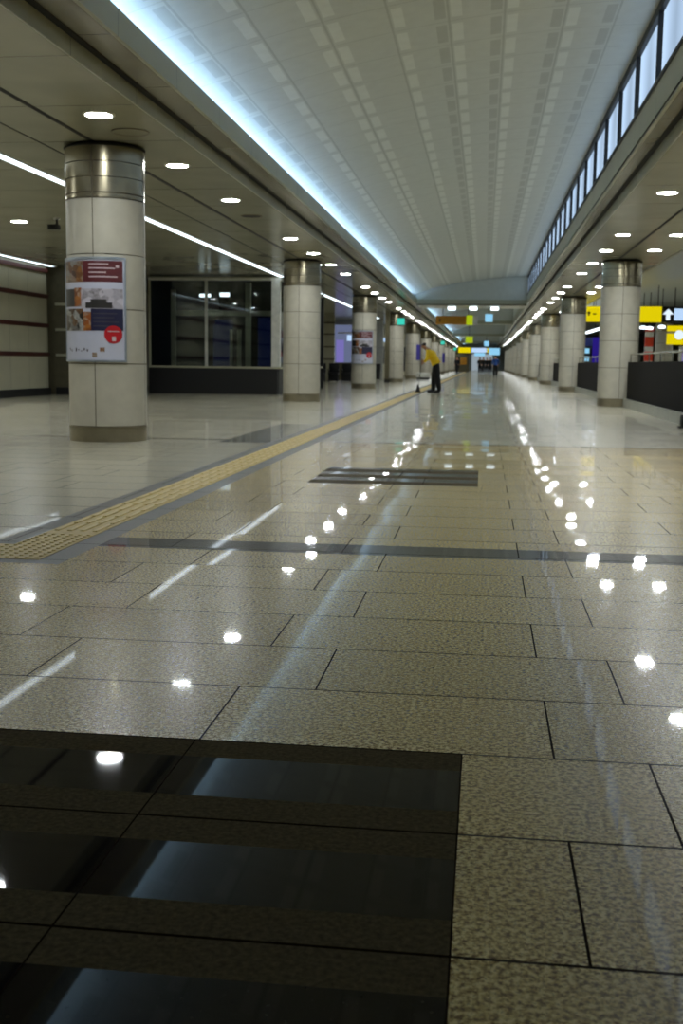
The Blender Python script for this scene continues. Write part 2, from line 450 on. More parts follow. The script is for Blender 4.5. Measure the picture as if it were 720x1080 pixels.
# hall beyond the parapet: curved ceiling springing from the edge of the low ceiling
mb = MB()
xs = [4.25 + (26 - 4.25) * i / 24 for i in range(25)]
za = lambda x: 3.95 + 2.2 * math.sin(PI * min(1, (x - 4.25) / 21.65) * 0.5)
for a, b in zip(xs[:-1], xs[1:]):
    mb.face([(a, Y0, za(a)), (a, Y1, za(a)), (b, Y1, za(b)), (b, Y0, za(b))], 0, True)
struct(mb.build('ceiling', M['vault']))
struct(MB().box(4.25, 4.3, Y0, Y1, ZL - 0.02, 3.97).build('trim_%d' % tr, M['fascia'])); tr += 1

# ------------------------------------------------------------------ cove light
def seg_tubes(name, x, z, segs, r, m_, labels, cat, flat=False):
    for (a, b), lb in zip(segs, labels):
        t_ = thing(name, lb, cat, (x, (a + b) / 2, z))
        h = (b - a) / 2
        if flat:
            MB().box(-r, r, -h, h, -0.014, -0.003).build('diffuser', m_, t_)
            f = MB(); f.box(-r - .02, -r, -h, h, -0.02, -.002); f.box(r, r + .02, -h, h, -0.02, -.002); f.box(-r - .02, r + .02, -h - .02, -h, -0.02, -.002); f.box(-r - .02, r + .02, h, h + .02, -0.02, -.002)
            f.build('housing', M['whitepaint'], t_)
        else:
            MB().tube((0, -h, 0), (0, h, 0), r, 8).build('tube', m_, t_)
            MB().box(-.03, .03, -h, h, -0.045, -r).build('batten', M['whitepaint'], t_)
seg_tubes('cove_light', -3.42, ZS + 0.115, [(Y0 + 1, YB - .3), (YB + 4, 76.5), (79, 109.5), (112, 145.5), (148, 183)], 0.03, M['cove'],
          ['blue white tube hidden behind the left fascia, washing the glazed vault', 'tube washing the ceiling just beyond the first crossbeam',
           'tube washing the ceiling beyond the second crossbeam', 'tube washing the ceiling beyond the third crossbeam', 'tube washing the farthest stretch of ceiling'], 'light')
seg_tubes('linear_light', -6.16, ZL, [(6, 65.5)], 0.075, M['strip'], ['long straight white light line in the low ceiling behind the left pillars'], 'light', True)
seg_tubes('linear_light', -11.98, ZL, [(8, 30.5)], 0.07, M['strip'], ['straight light line along the top of the banded left wall'], 'light', True)

# ------------------------------------------------------------------ downlights
def make_downlight(label):
    t_ = thing('downlight', label, 'light', (0, 0, 0), 0, 'recessed downlights')
    MB().ring([(0.0, -0.004), (0.14, -0.004)], 24).build('lens', M['lamp'], t_)
    MB().ring([(0.14, 0.0), (0.14, -0.012), (0.165, -0.012), (0.17, 0.0)], 24).build('trim_ring', M['whitepaint'], t_)
    return t_
proto = None
def downlight(x, y, label, z=ZL):
    global proto
    if proto is None: proto = make_downlight(label); proto.location = (x, y, z); return
    dup(proto, (x, y, z), label)
cnt = 0
for c in CY:
    for d in (-5.0, -1.8, 1.25, 4.42):
        cnt += 1
        downlight(-4.10, c + d, 'round white downlight in the row beside the left pillars, %s from the camera' % ordinal(cnt))
cnt = 0
for i, c in enumerate(CY):
    for d in (-5.55, -2.45, 0.75, 3.95):
        cnt += 1
        downlight(2.62, c + d, 'round white downlight in the inner row beside the right pillars, %s from the camera' % ordinal(cnt))
cnt = 0
for i, c in enumerate(CY[0:6]):
    for d in (-5.5, -2.5):
        cnt += 1
        downlight(3.67, c + d, 'round white downlight in the outer right row, %s from the camera' % ordinal(cnt))
for i, y in enumerate((12.8, 16.7, 20.6, 24.5)):
    downlight(-8.74, y, 'downlight in the mostly added row between the left light line and banded wall, %s from the camera' % ordinal(i + 1))  # third one is real; the rest are unseen lamps added to brighten the aisle
for i, y in enumerate((13.0, 17.0, 21.0)):
    downlight(-11.2, y, 'unseen added downlight along the banded left wall, %s from the camera' % ordinal(i + 1))  # whole row added out of view to lift the left floor

# square lights under the first crossbeam
sq = None
for i, x in enumerate((-1.60, -0.60, 0.39)):
    lb = 'bright box light under the first crossbeam, ' + ('nearest the ochre hanging sign', 'middle of the three', 'rightmost of the three')[i]
    if sq is None:
        sq = thing('box_light', lb, 'light', (x, YB + 1.3, ZS - 0.06), 0, 'lights under the crossbeam')
        MB().box(-.18, .18, -.18, .18, -.17, -.03).build('diffuser', M['square'], sq, .02)
        MB().box(-.2, .2, -.2, .2, -.03, 0).build('ceiling_plate', M['whitepaint'], sq)
    else: dup(sq, (x, YB + 1.3, ZS - 0.06), lb)

# ------------------------------------------------------------------ round pillars
def make_pillar(label, group):
    t_ = thing('round_pillar', label, 'pillar', (0, 0, 0), 0, group)
    r = 0.475; sh = MB()
    zs = [0.19, 0.95, 1.60, 2.25, 2.90]
    for z0, z1 in zip(zs[:-1], zs[1:]):
        for q in range(4):
            a0 = -PI / 2 + q * PI / 2 + 0.011; a1 = a0 + PI / 2 - 0.022
            sh.ring([(r - .012, z0 + .006), (r, z0 + .006), (r, z1 - .006), (r - .012, z1 - .006)], 14, mi=0, a0=a0, a1=a1)
    sh.ring([(r - .012, 0.19), (r - .012, 2.9)], 48, mi=1)
    sh.build('shaft', [M['panel'], M['joint']], t_)
    cp = MB()
    for z0, z1 in ((2.91, 2.955), (2.97, 3.14), (3.15, 3.32), (3.33, 3.50)):
        for q in range(4):
            a0 = -PI / 2 + q * PI / 2 + 0.02; a1 = a0 + PI / 2 - 0.04
            cp.ring([(r - .01, z0), (r + .004, z0), (r + .004, z1), (r - .01, z1)], 14, mi=0, a0=a0, a1=a1)
    cp.ring([(r - .008, 2.9), (r - .008, 3.50)], 48, mi=1)
    cp.ring([(r - .06, 3.50), (r - .06, ZL)], 48, mi=2)
    cp.ring([(r - .01, 3.50), (r + .012, 3.505), (r + .012, 3.525), (r - .01, 3.525)], 48, mi=2)
    cp.build('capital_band', [M['steel'], M['joint'], M['slot']], t_)
    MB().ring([(r - .02, 0.19), (r + .012, 0.19), (r + .012, 0.172), (r + .004, 0.168), (r + .004, 0.0)], 48).build('base_ring', M['base'], t_)
    return t_
lbl_l = ['cream round pillar nearest the camera on the left, with poster', 'second round pillar of the left row, in front of the dark glass kiosk',
         'third round pillar of the left row, carrying a smaller looking poster', 'fourth round pillar of the left row, with an added dark strip as its shaded left edge',
         'fifth round pillar of the left row, behind the stooping person']
lbl_r = [None, 'nearest visible round pillar on the right, standing in the black parapet', 'second visible round pillar on the right, left of the yellow arrow sign',
         'third visible round pillar in the right row', 'fourth visible round pillar in the right row']
pp = None
for side in (0, 1):
    for i, c in enumerate(CY):
        if side == 1 and i == 0: continue
        ls = (lbl_l, lbl_r)[side]
        lb = ls[i] if i < len(ls) else '%s round pillar of the %s row, counted from the camera' % (ordinal(i + 1 - side), ('left', 'right')[side])
        g = ('round pillars of the left row', 'round pillars of the right row')[side]
        if pp is None: pp = make_pillar(lb, g); pp.location = (CX[0], c, 0)
        else:
            q = dup(pp, (CX[side], c, 0), lb); q['group'] = g

# ------------------------------------------------------------------ posters on pillars
pic1 = picture_material('food_photo_print', [srgb(96, 56, 30), srgb(200, 190, 170), srgb(40, 36, 34), srgb(176, 120, 60), srgb(150, 160, 160)], 14)
pic2 = picture_material('room_photo_print', [srgb(188, 182, 190), srgb(150, 146, 156), srgb(70, 64, 56), srgb(205, 200, 210)], 12)
pic4 = picture_material('snack_photo_print', [srgb(150, 84, 40), srgb(190, 130, 60), srgb(70, 44, 30), srgb(190, 180, 160)], 22)
pic3 = picture_material('dark_photo_print', [srgb(30, 26, 22), srgb(150, 110, 70), srgb(60, 54, 46), srgb(200, 200, 195)], 13)
PM = dict(sheet=mat('poster_paper', srgb(196, 198, 214), 0.4, var=0.01), maroon=mat('maroon_print', srgb(92, 40, 44), 0.4),
          char=mat('charcoal_print', srgb(50, 48, 46), 0.4), navy=mat('navy_print', srgb(34, 36, 66), 0.4), red=mat('red_seal_print', srgb(190, 26, 36), 0.4),
          orange=mat('orange_print', srgb(190, 110, 40), 0.4), ink=mat('pale_ink', srgb(200, 180, 184), 0.4), dink=mat('dark_ink', srgb(70, 64, 74), 0.4),
          frame=mat('poster_frame', srgb(176, 186, 196), 0.3, metal=0.6))
def make_poster(label, cyl, z0, z1, az0, az1):
    t_ = thing('poster', label, 'poster', (cyl[0], cyl[1], z0), 0, 'posters on the left pillars')
    R0 = 0.479; H = z1 - z0
    def pt(s, t, r): a = az0 + (az1 - az0) * s; return (r * math.cos(a), r * math.sin(a), H * (1 - t))
    def patch(mb, s0, s1, t0, t1, lift, mi=0):
        n = max(2, int((s1 - s0) * 24))
        for i in range(n):
            p, q = s0 + (s1 - s0) * i / n, s0 + (s1 - s0) * (i + 1) / n
            mb.face([pt(p, t1, R0 + lift), pt(q, t1, R0 + lift), pt(q, t0, R0 + lift), pt(p, t0, R0 + lift)], mi, False)
    def slab(mb, s0, s1, t0, t1, l0, l1):
        patch(mb, s0, s1, t0, t1, l1)
        for (a, b, c_, d) in ((s0, s0, t0, t1), (s1, s1, t0, t1)):
            mb.face([pt(a, c_, R0 + l0), pt(a, d, R0 + l0), pt(a, d, R0 + l1), pt(a, c_, R0 + l1)])
        n = max(2, int((s1 - s0) * 24))
        for i in range(n):
            p, q = s0 + (s1 - s0) * i / n, s0 + (s1 - s0) * (i + 1) / n
            for tt in (t0, t1): mb.face([pt(p, tt, R0 + l0), pt(q, tt, R0 + l0), pt(q, tt, R0 + l1), pt(p, tt, R0 + l1)])
    a = MB(); slab(a, 0.02, 0.98, 0.015, 0.985, 0, 0.012); a.build('sheet', PM['sheet'], t_)
    a = MB()
    for q in ((0, .025, 0, 1), (.975, 1, 0, 1), (.025, .975, 0, .02), (.025, .975, .98, 1)): slab(a, *q, 0, 0.022)
    a.build('frame', PM['frame'], t_)
    def part(name, m_, *rects):
        b = MB()
        for q in rects: patch(b, *q, 0.0145)
        return b.build(name, m_, t_)
    part('food_photo', pic1, (.05, .45, .035, .235))
    mp = part('maroon_panel', PM['maroon'], (.45, .96, .035, .235))
    b = MB()
    for j in range(4):
        patch(b, .53, .53 + (.25, .33, .22, .36)[j], .06 + .04 * j, .072 + .04 * j, 0.016)
    patch(b, .87, .91, .075, .1, 0.016)
    b.build('text_lines', PM['ink'], mp)
    part('charcoal_panel', PM['char'], (.05, .30, .30, .47))
    part('snack_photo', pic4, (.30, .42, .29, .47))
    rp = part('room_photo', pic2, (.41, .96, .30, .49))
    b = MB(); patch(b, .48, .82, .43, .485, .016); patch(b, .55, .75, .40, .43, .016); b.build('dark_shape', PM['char'], rp)
    part('dark_photo', pic3, (.05, .44, .49, .70))
    part('orange_strip', pic4, (.44, .55, .52, .70))
    nv = part('navy_panel', PM['navy'], (.55, .96, .49, .70))
    b = MB()
    for j in range(4): patch(b, .58, .58 + (.3, .26, .32, .2)[j], .53 + .04 * j, .54 + .04 * j, 0.016)
    b.build('text_lines', PM['dink'], nv)
    # red seal
    b = MB(); cs, ct, rr = .83, .735, .115; W = abs(az1 - az0) * R0
    ring_ = [(cs + rr * math.cos(2 * PI * i / 24), ct + rr * W / H * math.sin(2 * PI * i / 24)) for i in range(24)]
    for i in range(24):
        p, q = ring_[i], ring_[(i + 1) % 24]
        b.face([pt(cs, ct, R0 + .018), pt(q[0], q[1], R0 + .018), pt(p[0], p[1], R0 + .018)])
    seal = b.build('red_seal', PM['red'], t_)
    b = MB(); patch(b, .81, .86, .755, .80, .0195); patch(b, .76, .9, .70, .71, .0195); b.build('seal_mark', PM['ink'], seal)
    b = MB()
    for j in range(8): patch(b, .17 + .045 * j, .19 + .045 * j, .865 + .012 * (j % 3), .89 + .01 * (j % 2), 0.0145)
    b.build('caption_line', PM['dink'], t_)
    part('small_photo', pic1, (.66, .72, .86, .90), (.56, .62, .91, .955))
    return t_
va = math.atan2(-13.6, 4.66)
make_poster('framed poster with food pictures and red seal on nearest left pillar', (CX[0], CY[0]), 0.97, 2.21, va - R(84), va + R(27))
va3 = math.atan2(-45.9, 4.66)
make_poster('framed poster with red seal on the third left pillar', (CX[0], CY[2]), 0.95, 2.22, va3 - R(75), va3 + R(45))
# plain indigo banners on far pillars
def banner(cyl, z0, z1, az0, az1, label):
    b = MB(); R0 = 0.485; n = 8
    for i in range(n):
        a, c_ = az0 + (az1 - az0) * i / n, az0 + (az1 - az0) * (i + 1) / n
        P_ = lambda an, z, r: (r * math.cos(an), r * math.sin(an), z)
        b.face([P_(a, z0, R0 + .02), P_(c_, z0, R0 + .02), P_(c_, z1, R0 + .02), P_(a, z1, R0 + .02)])
        b.face([P_(a, z1, R0 + .02), P_(c_, z1, R0 + .02), P_(c_, z1, R0), P_(a, z1, R0)])
        b.face([P_(a, z0, R0), P_(c_, z0, R0), P_(c_, z0, R0 + .02), P_(a, z0, R0 + .02)])
    o = b.build('banner', M['banner']); o.location = (cyl[0], cyl[1], 0)
    tag(o, label, 'banner')
banner((CX[0], CY[4]), 1.2, 2.2, R(-60), R(20), 'indigo banner on the left pillar behind the stooping person')
banner((CX[0], CY[7]), 1.1, 2.1, R(-60), R(20), 'small distant indigo banner on a left pillar right of the stooping person')

# ------------------------------------------------------------------ tactile paving
def tactile():
    t_ = thing('tactile_paving', 'ochre yellow tactile guide strip running down the floor left of centre', 'paving', (-2.345, 5.3, 0))
    b = MB(); b.box(-.155, .155, 0, 135, 0.0, 0.003)
    for i in range(1, 4): pass
    b.box(-4.2, -.155, 0, 0.42, 0.0, 0.003)
    b.build('base_tiles', M['tactile'], t_)
    d = MB()
    for ix in range(-14, 6):
        for iy in range(14):
            x = -.13 + ix * .052 * 1.0; yy = .035 + iy * .058
            if x < -.15 and yy > .40: continue
            if x > .15: continue
            if yy > .86: continue
            d.ring([(0.014, .003), (0.010, .008), (0.0, .0085)], 8, (x, yy))
    d.build('domes', M['tactile_bar'], t_)['kind'] = 'stuff'
    g = MB(); yy = .92; cell = 0
    while yy < 110:
        for k in range(4):
            x = -.115 + k * .0767
            L0, L1 = yy + .012, yy + .29
            g.box(x - .014, x + .014, L0, L1, .003, .008)
        yy += .31
    g.build('guide_bars', M['tactile_bar'], t_)
tactile()

# ------------------------------------------------------------------ glass kiosk behind the second pillar
def kiosk():
    x0, x1, y0, y1 = -10.18, -6.08, 33.5, 42.5
    t_ = thing('glass_kiosk', 'dark glazed kiosk with white frame and black plinth behind left pillars', 'kiosk', ((x0 + x1) / 2, y0, 0))
    cx = (x0 + x1) / 2
    def P(name, m_, *boxes, bevel=0):
        b = MB()
        for q in boxes: b.box(q[0] - cx, q[1] - cx, q[2] - y0, q[3] - y0, q[4], q[5])
        return b.build(name, m_, t_, bevel)
    P('plinth', M['black'], (x0, x1 - .12, y0, y0 + .15, 0, .78), (x1 - .2, x1 - .1, y0 + .15, y1, 0, .78))
    P('sill', M['wall'], (x0, x1, y0 - .03, y0 + .15, .78, .84), (x1 - .2, x1 - .02, y0 + .15, y1, .78, .84))
    P('head_frame', M['whitepaint'], (x0, x1, y0, y0 + .12, 3.4, 3.47), (x1 - .14, x1, y0 + .12, y1, 3.4, 3.47))
    P('fascia_panel', M['ceil'], (x0, x1, y0, y0 + .12, 3.47, ZL - .05), (x1 - .14, x1, y0 + .12, y1, 3.47, ZL - .05))
    P('corner_post', M['whitepaint'], (x1 - .30, x1 - .05, y0 - .01, y0 + .2, .84, 3.4))
    P('mullion', M['whitepaint'], (-8.43, -8.35, y0, y0 + .08, .84, 3.4))
    P('end_post', M['wall'], (x0, x0 + .06, y0, y0 + .08, .84, 3.4))
    P('side_mullion', M['whitepaint'], (x1 - .1, x1 - .04, 37.5, 37.6, .84, 3.4))
    P('front_glass', M['glass'], (x0 + .06, -8.43, y0 + .03, y0 + .042, .84, 3.4), (-8.35, x1 - .30, y0 + .03, y0 + .042, .84, 3.4))
    P('side_glass', M['glass'], (x1 - .075, x1 - .065, y0 + .2, 37.5, .84, 3.4), (x1 - .075, x1 - .065, 37.6, y1, .84, 3.4))
    P('back_wall', M['black'], (x0, x1, y1 - .1, y1, 0, 3.6), (x0, x0 + .06, y0 + .2, y1 - .1, 0, 3.6))
    P('inner_post', M['wall'], (-9.8, -9.66, 34.6, 34.75, 0, 3.2), (-7.42, -7.26, 34.6, 34.75, 0, 3.4), (-8.12, -8.05, 35.5, 35.6, 0, 2.0), (-7.88, -7.76, 35.5, 35.6, 0, 2.0))
    P('inner_beam', M['wall'], (-9.9, -6.6, 35.2, 35.4, 2.42, 2.58))
    P('glowing_blue_panel', M['bluelit'], (-7.3, -6.75, 36, 36.05, .3, 2.4), (-9.2, -8.6, 38, 38.05, .3, 2.4), (-8.9, -8.5, 36.5, 36.55, .3, 2.2))  # blue panels given a faint glow in place of interior lighting
    P('wall_lamp', M['square'], (-8.95, -8.6, 34.9, 34.95, 2.98, 3.08), (-8.3, -8.0, 34.9, 34.95, 3.0, 3.12))
kiosk()

# ------------------------------------------------------------------ shops further down on the left
def shopfront():
    t_ = thing('panelled_partition', 'cream partition with thin dark bands between second and third left pillars', 'partition', (-9.7, 60, 0))
    b = MB(); b.box(-3.2, 1.68, 0, .25, 0, ZL); b.build('panel', M['wall'], t_)
    b = MB()
    for z in (3.05, 2.45, 1.78, 1.12): b.box(-3.2, 1.7, -.03, 0, z, z + .08)
    b.build('band', M['joint'], t_)
    s_ = thing('lit_shopfront', 'pale lit shopfront with violet displays left of the third pillar', 'shopfront', (-7.1, 66, 0))
    MB().box(-5.6, 0.9, 3, 3.2, 0, ZL).build('back_wall', M['wall_far'], s_)
    MB().box(-1.75, .1, .5, .6, 1.0, 3.2).build('lit_glazing', M['dimlit'], s_)
    MB().box(-1.6, -1.15, 0, .1, 1.0, 2.3).build('violet_display', M['violetp'], s_)
    MB().box(-.85, -.6, 0, .1, 1.0, 2.1).build('green_display', M['teal'], s_) if False else None
    MB().box(-.28, -.08, 0, .1, 1.0, 3.2).build('light_column', M['bluewhite'], s_)
    MB().box(-.95, -.3, -.1, .0, 2.25, 2.6).build('lit_sign', M['bluewhite'], s_)
    MB().box(-1.5, -.1, -.05, .05, 2.68, 2.76).build('white_rail', M['white'], s_)
    MB().box(-2.2, 0, -.1, 0.6, 0, .95).build('counter', M['wall_dark'], s_)
    k_ = thing('dark_shopfront', 'dark shopfront with a blue lit sign between third and fourth left pillars', 'shopfront', (-7.0, 72, 0))
    MB().box(-.2, 0, 0, 60, 0, ZL).build('wall', M['wall'], k_)
    MB().box(0, .06, 1, 6.5, .95, 2.15).build('dark_window', M['black'], k_)
    MB().box(0, .1, 1, 7, 2.45, 2.7).build('lit_sign', M['bluewhite'], k_)
    MB().box(0, .04, 9, 30, 0.3, 2.4).build('dark_window', M['black'], k_)
    p_ = thing('shade_strip', 'dark brown strip added as the shaded left edge of the fourth left pillar', 'shade_strip', (-4.98, 57.85, 0))  # slim post added to draw the pillar's shaded left strip
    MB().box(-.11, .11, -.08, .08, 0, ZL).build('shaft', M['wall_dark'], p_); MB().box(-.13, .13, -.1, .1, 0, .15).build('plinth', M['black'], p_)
shopfront()

# waiting seats
def seat(loc, label):
    t_ = thing('waiting_seat', label, 'seat', loc, R(0), 'black waiting seats on the left')
    MB().box(-.27, .27, -.25, .25, .38, .47).build('seat_pad', M['vinyl'], t_, .02)
    MB().box(-.27, .27, .2, .28, .45, .95).build('backrest', M['vinyl'], t_, .02)
    MB().box(-.25, .25, -.15, .2, .03, .38).build('lower_box', M['vinyl'], t_, .02)
    for sx in (-.25, .25):
        MB().box(sx - .02, sx + .02, -.22, .22, 0, .04).build('foot', M['black'], t_)
        MB().box(sx - .02, sx + .02, -.03, .03, .04, .38).build('leg', M['black'], t_)
        MB().box(sx - .025, sx + .025, -.2, .2, .6, .64).build('armrest', M['vinyl'], t_)
        MB().box(sx - .015, sx + .015, -.18, -.15, .44, .6).build('arm_support', M['black'], t_)
    return t_
s0 = seat((-8.55, 58.6, 0), 'black waiting seat nearest the second left pillar')
dup(s0, (-7.85, 58.6, 0), 'black waiting seat, middle one of the row before the partition')
dup(s0, (-7.15, 58.6, 0), 'black waiting seat nearest the third left pillar')
dup(s0, (-6.35, 66.0, 0), 'black waiting seat beyond the third left pillar')

# low pale bench behind the stooping person
b_ = thing('low_bench', 'low pale bench standing by the left pillars behind the stooping person', 'bench', (-3.82, 71, 0))
MB().box(-.42, .42, -.4, .4, .12, .42).build('seat', M['whitepaint'], b_, .03); MB().box(-.38, .38, -.36, .36, 0, .12).build('base', M['black'], b_)

# cctv camera and ceiling bits
c_ = thing('security_camera', 'dark security camera hanging from the ceiling left of the nearest pillar', 'camera', (-7.85, 20.2, ZL))
MB().tube((0, 0, 0), (0, 0, -.12), .02).build('stem', M['black'], c_); MB().ring([(0, 0), (.06, 0), (.06, -.02), (0, -.02)], 16).build('mount', M['white'], c_)
MB().box(-.13, .06, -.12, .03, -.21, -.12).build('housing', M['black'], c_, .015); MB().tube((-.03, -.12, -.165), (-.03, -.17, -.165), .04).build('lens', M['slot'], c_)
c_ = thing('ceiling_vent', 'small dark vent in the left ceiling beyond the third downlight', 'vent', (-4.18, 20.0, ZL))
MB().ring([(0, -.006), (.17, -.006)], 20).build('grille', M['slot'], c_); MB().ring([(.17, 0), (.17, -.01), (.19, -.01), (.19, 0)], 20).build('rim', M['joint'], c_)
c_ = thing('ceiling_speaker', 'flush round speaker cover in the ceiling before the nearest pillar', 'speaker', (-4.05, 12.7, ZL))
MB().ring([(0, -.005), (.20, -.005)], 24).build('cover', M['ceil'], c_); MB().ring([(.2, 0), (.2, -.008), (.212, -.008), (.212, 0)], 24).build('rim', M['joint'], c_)

# ------------------------------------------------------------------ parapet on the right, one per bay
def parapet(y0, y1, label):
    t_ = thing('parapet', label, 'parapet', (3.46, y0, 0), 0, 'black parapets between right pillars')
    L_ = y1 - y0
    MB().box(0, .1, 0, L_, .2, 1.09).build('panel', M['parapet'], t_)
    MB().box(-.08, .16, 0, L_, 0, .2).build('kerb', M['kerb'], t_)
    MB().tube((.05, 0, 1.27), (.05, L_, 1.27), .02).build('handrail', M['bright_steel'], t_)
    n = int(L_ / 1.5)
    for i in range(n + 1):
        yy = .1 + (L_ - .2) * i / n
        MB().tube((.05, yy, 1.09), (.05, yy, 1.27), .012, 6).build('post', M['bright_steel'], t_)
for i in range(6):
    a = CY[i] + .46; b = CY[i + 1] - .46
    parapet(a, b, 'black parapet with steel handrail, ' + ('nearest bay, before the first visible right pillar', 'bay between the first and second visible right pillars',
            'bay between the second and third visible right pillars', 'bay between the third and fourth visible right pillars', 'bay between the fourth and fifth visible right pillars',
            'farthest bay of the right row')[i])
# dark trolley wheel block at the right edge
b_ = thing('rubber_buffer', 'small black rubber block against the kerb at the right edge', 'buffer', (3.27, 18.9, 0))
MB().box(-.07, .1, -.1, .1, 0.02, .22).build('block', M['black'], b_, .05); MB().box(-.09, .1, -.12, .12, 0, .03).build('plate', M['slot'], b_)

# ------------------------------------------------------------------ hanging signs
def arrow(mb, cx, cz, h, y):
    w_ = h * .5
    mb.face([(cx - w_, y, cz), (cx + w_, y, cz), (cx, y, cz + h * .5)]); mb.face([(cx - w_ * .36, y, cz - h * .5), (cx + w_ * .36, y, cz - h * .5), (cx + w_ * .36, y, cz), (cx - w_ * .36, y, cz)])
def hang(t_, x, z1, z2=None):
    wx = t_.location.x + x
    top = (za(wx) if wx > 4.25 else zv(wx) if wx > XB else ZL) + .01
    MB().tube((x, .05, z1), (x, .05, top - t_.location.z), .02, 6).build('hanger', M['black'], t_)
# large yellow direction sign over the right hall
s_ = thing('direction_sign', 'long yellow overhead sign with black arrow end, beyond the right pillars', 'sign', (6.4, 50, 2.87))
MB().box(-2.25, 1.06, 0, .12, 0, .66).build('yellow_panel', M['yellow'], s_)
bp = MB().box(1.06, 4.2, 0, .12, 0, .66).build('black_panel', M['black'], s_)
mb = MB(); arrow(mb, 1.33, .33, .48, -.006); mb.build('arrow_mark', M['white_lit'], bp)
MB().box(1.58, 2.3, -.01, 0, .08, .58).build('blue_panel', M['bluewhite'], bp)
mb = MB(); arrow(mb, -2.0, .36, .2, -.006); mb.box(-1.84, -1.68, -.006, -.003, .31, .36); mb.build('arrow_mark', M['black'], s_)
hang(s_, -1.8, .66); hang(s_, .9, .66); hang(s_, 3.8, .66)
s_ = thing('direction_sign', 'small tilted yellow sign seen above the long yellow sign by second right pillar', 'sign', (4.95, 56, 3.45))
MB().box(-.1, .75, 0, .1, 0, .34).build('yellow_panel', M['yellow'], s_); hang(s_, .3, .34, .6)
s_ = thing('direction_sign', 'lower yellow sign with round white lamp under the black arrow panel', 'sign', (8.5, 55, 2.02))
MB().box(0, 1.7, 0, .12, .0, .52).build('yellow_panel', M['yellow'], s_); MB().box(0, 1.7, 0, .12, .62, .88).build('upper_yellow_panel', M['yellow'], s_)
MB().tube((.55, 0, .45), (.55, -.05, .45), .22, 20).build('round_lamp', M['white_lit'], s_); hang(s_, .3, .88, 2.8)
# things in the right hall
s_ = thing('violet_screen', 'violet blue lit screen between the first two visible right pillars', 'screen', (5.4, 58, 1.05))
MB().box(-.05, .35, 0, .1, .0, 1.35).build('violet_panel', M['violet'], s_); MB().box(-.75, -.05, 0, .1, 0.9, 1.35).build('dark_panel', M['bluep'], s_)
MB().box(-.65, -.2, -.02, 0, .15, .4).build('lower_lit_panel', M['skyblue'], s_); MB().box(-.65, -.2, -.02, 0, .55, .8).build('upper_lit_panel', M['skyblue'], s_)
MB().box(-.3, .1, .02, .08, -1.05, 0).build('stand', M['black'], s_)
s_ = thing('striped_totem', 'red and white striped totem standing in the right hall', 'totem', (8.4, 60, 0))
mb = MB(); 
for i in range(12): mb.box(-.2, .2, 0, .3, i * .25, i * .25 + .25, 0 if i % 3 != 1 else 1)
mb.build('column', [M['red'], M['white']], s_); MB().box(-.25, .25, -.05, .35, 0, .1).build('base', M['black'], s_)
q = dup(pp, (9.75, 64, 0), 'cream round pillar out in the right hall behind the striped totem'); q['group'] = 'pillars in the right hall'
s_ = thing('ticket_machine', 'pale blue lit machine under the lower yellow sign at right edge', 'machine', (10.2, 58, 0))
MB().box(-.55, .6, 0, .5, 0, 2.0).build('cabinet', M['whitepaint'], s_); MB().box(-.45, .5, -.02, 0, 1.0, 1.9).build('screen', M['violetp'], s_)
for i, (x, y) in enumerate([(7.45, 55.5), (7.85, 56.2), (8.12, 54.2)]):
    s_ = thing('pendant_lamp', 'bright pendant lamp under the long yellow sign, %s from the left' % ordinal(i + 1), 'light', (x, y, 2.78), 0, 'pendant lamps in the right hall')
    MB().ring([(0, -.03), (.12, -.03), (.16, 0), (.16, .08), (0, .12)], 20).build('globe', M['square'], s_); hang(s_, 0, .1)
for i, y in enumerate((18.0, 34.0, 50.0, 66.0)):
    s_ = thing('hall_fill_light', 'unseen long fill light added high in the right hall, %s from the camera' % ordinal(i + 1), 'light', (15.5, y, 4.9), 0, 'fill lights added to the right hall')  # invented lamps outside the view, added to brighten hall and low ceiling
    MB().box(-.3, .3, -5, 5, 0, .05).build('diffuser', M['hall'], s_); MB().box(-.34, .34, -5.05, 5.05, .05, .12).build('housing', M['whitepaint'], s_); hang(s_, 0, .12)
s_ = thing('linear_light', 'slanting white light seen between the first two visible right pillars', 'light', (6.2, 66, 2.95))
MB().box(-.08, .08, -6, 6, 0, .1).build('diffuser', M['strip'], s_); hang(s_, 0, .1, 1.5)
# hanging signs in the corridor
s_ = thing('hanging_sign', 'ochre hanging sign with lime end panel beyond the crossbeam', 'sign', (-1.6, 58.5, 3.0))
MB().box(-.95, .60, 0, .1, 0, .43).build('ochre_panel', M['ochre'], s_); MB().box(.60, .93, 0, .1, -.03, .47).build('lime_panel', M['lime'], s_)
MB().box(.93, 1.18, 0, .1, -.03, .43).build('white_panel', M['square'] if False else M['white'], s_)
mb = MB(); arrow(mb, -.75, .21, .16, -.006); mb.build('arrow_mark', M['black'], s_); hang(s_, -.6, .43, 1.35); hang(s_, .7, .47, 1.6)
s_ = thing('hanging_sign', 'sky blue square lit sign hanging right of the ochre sign', 'sign', (.15, 60, 3.2))
MB().box(-.2, .2, 0, .1, 0, .4).build('lit_panel', M['skyblue'], s_); hang(s_, 0, .4, 1.6)
s_ = thing('hanging_sign', 'sky blue lit sign further on, above the distant walkers', 'sign', (.12, 112.5, 2.75))
MB().box(-.24, .24, 0, .1, 0, .5).build('lit_panel', M['skyblue'], s_); hang(s_, 0, .5, 1.1)
s_ = thing('hanging_sign', 'small lime green hanging sign behind the ochre sign', 'sign', (-1.25, 88, 2.6))
MB().box(-.28, .28, 0, .1, 0, .5).build('lit_panel', M['lime'], s_); hang(s_, 0, .5, 2.0)
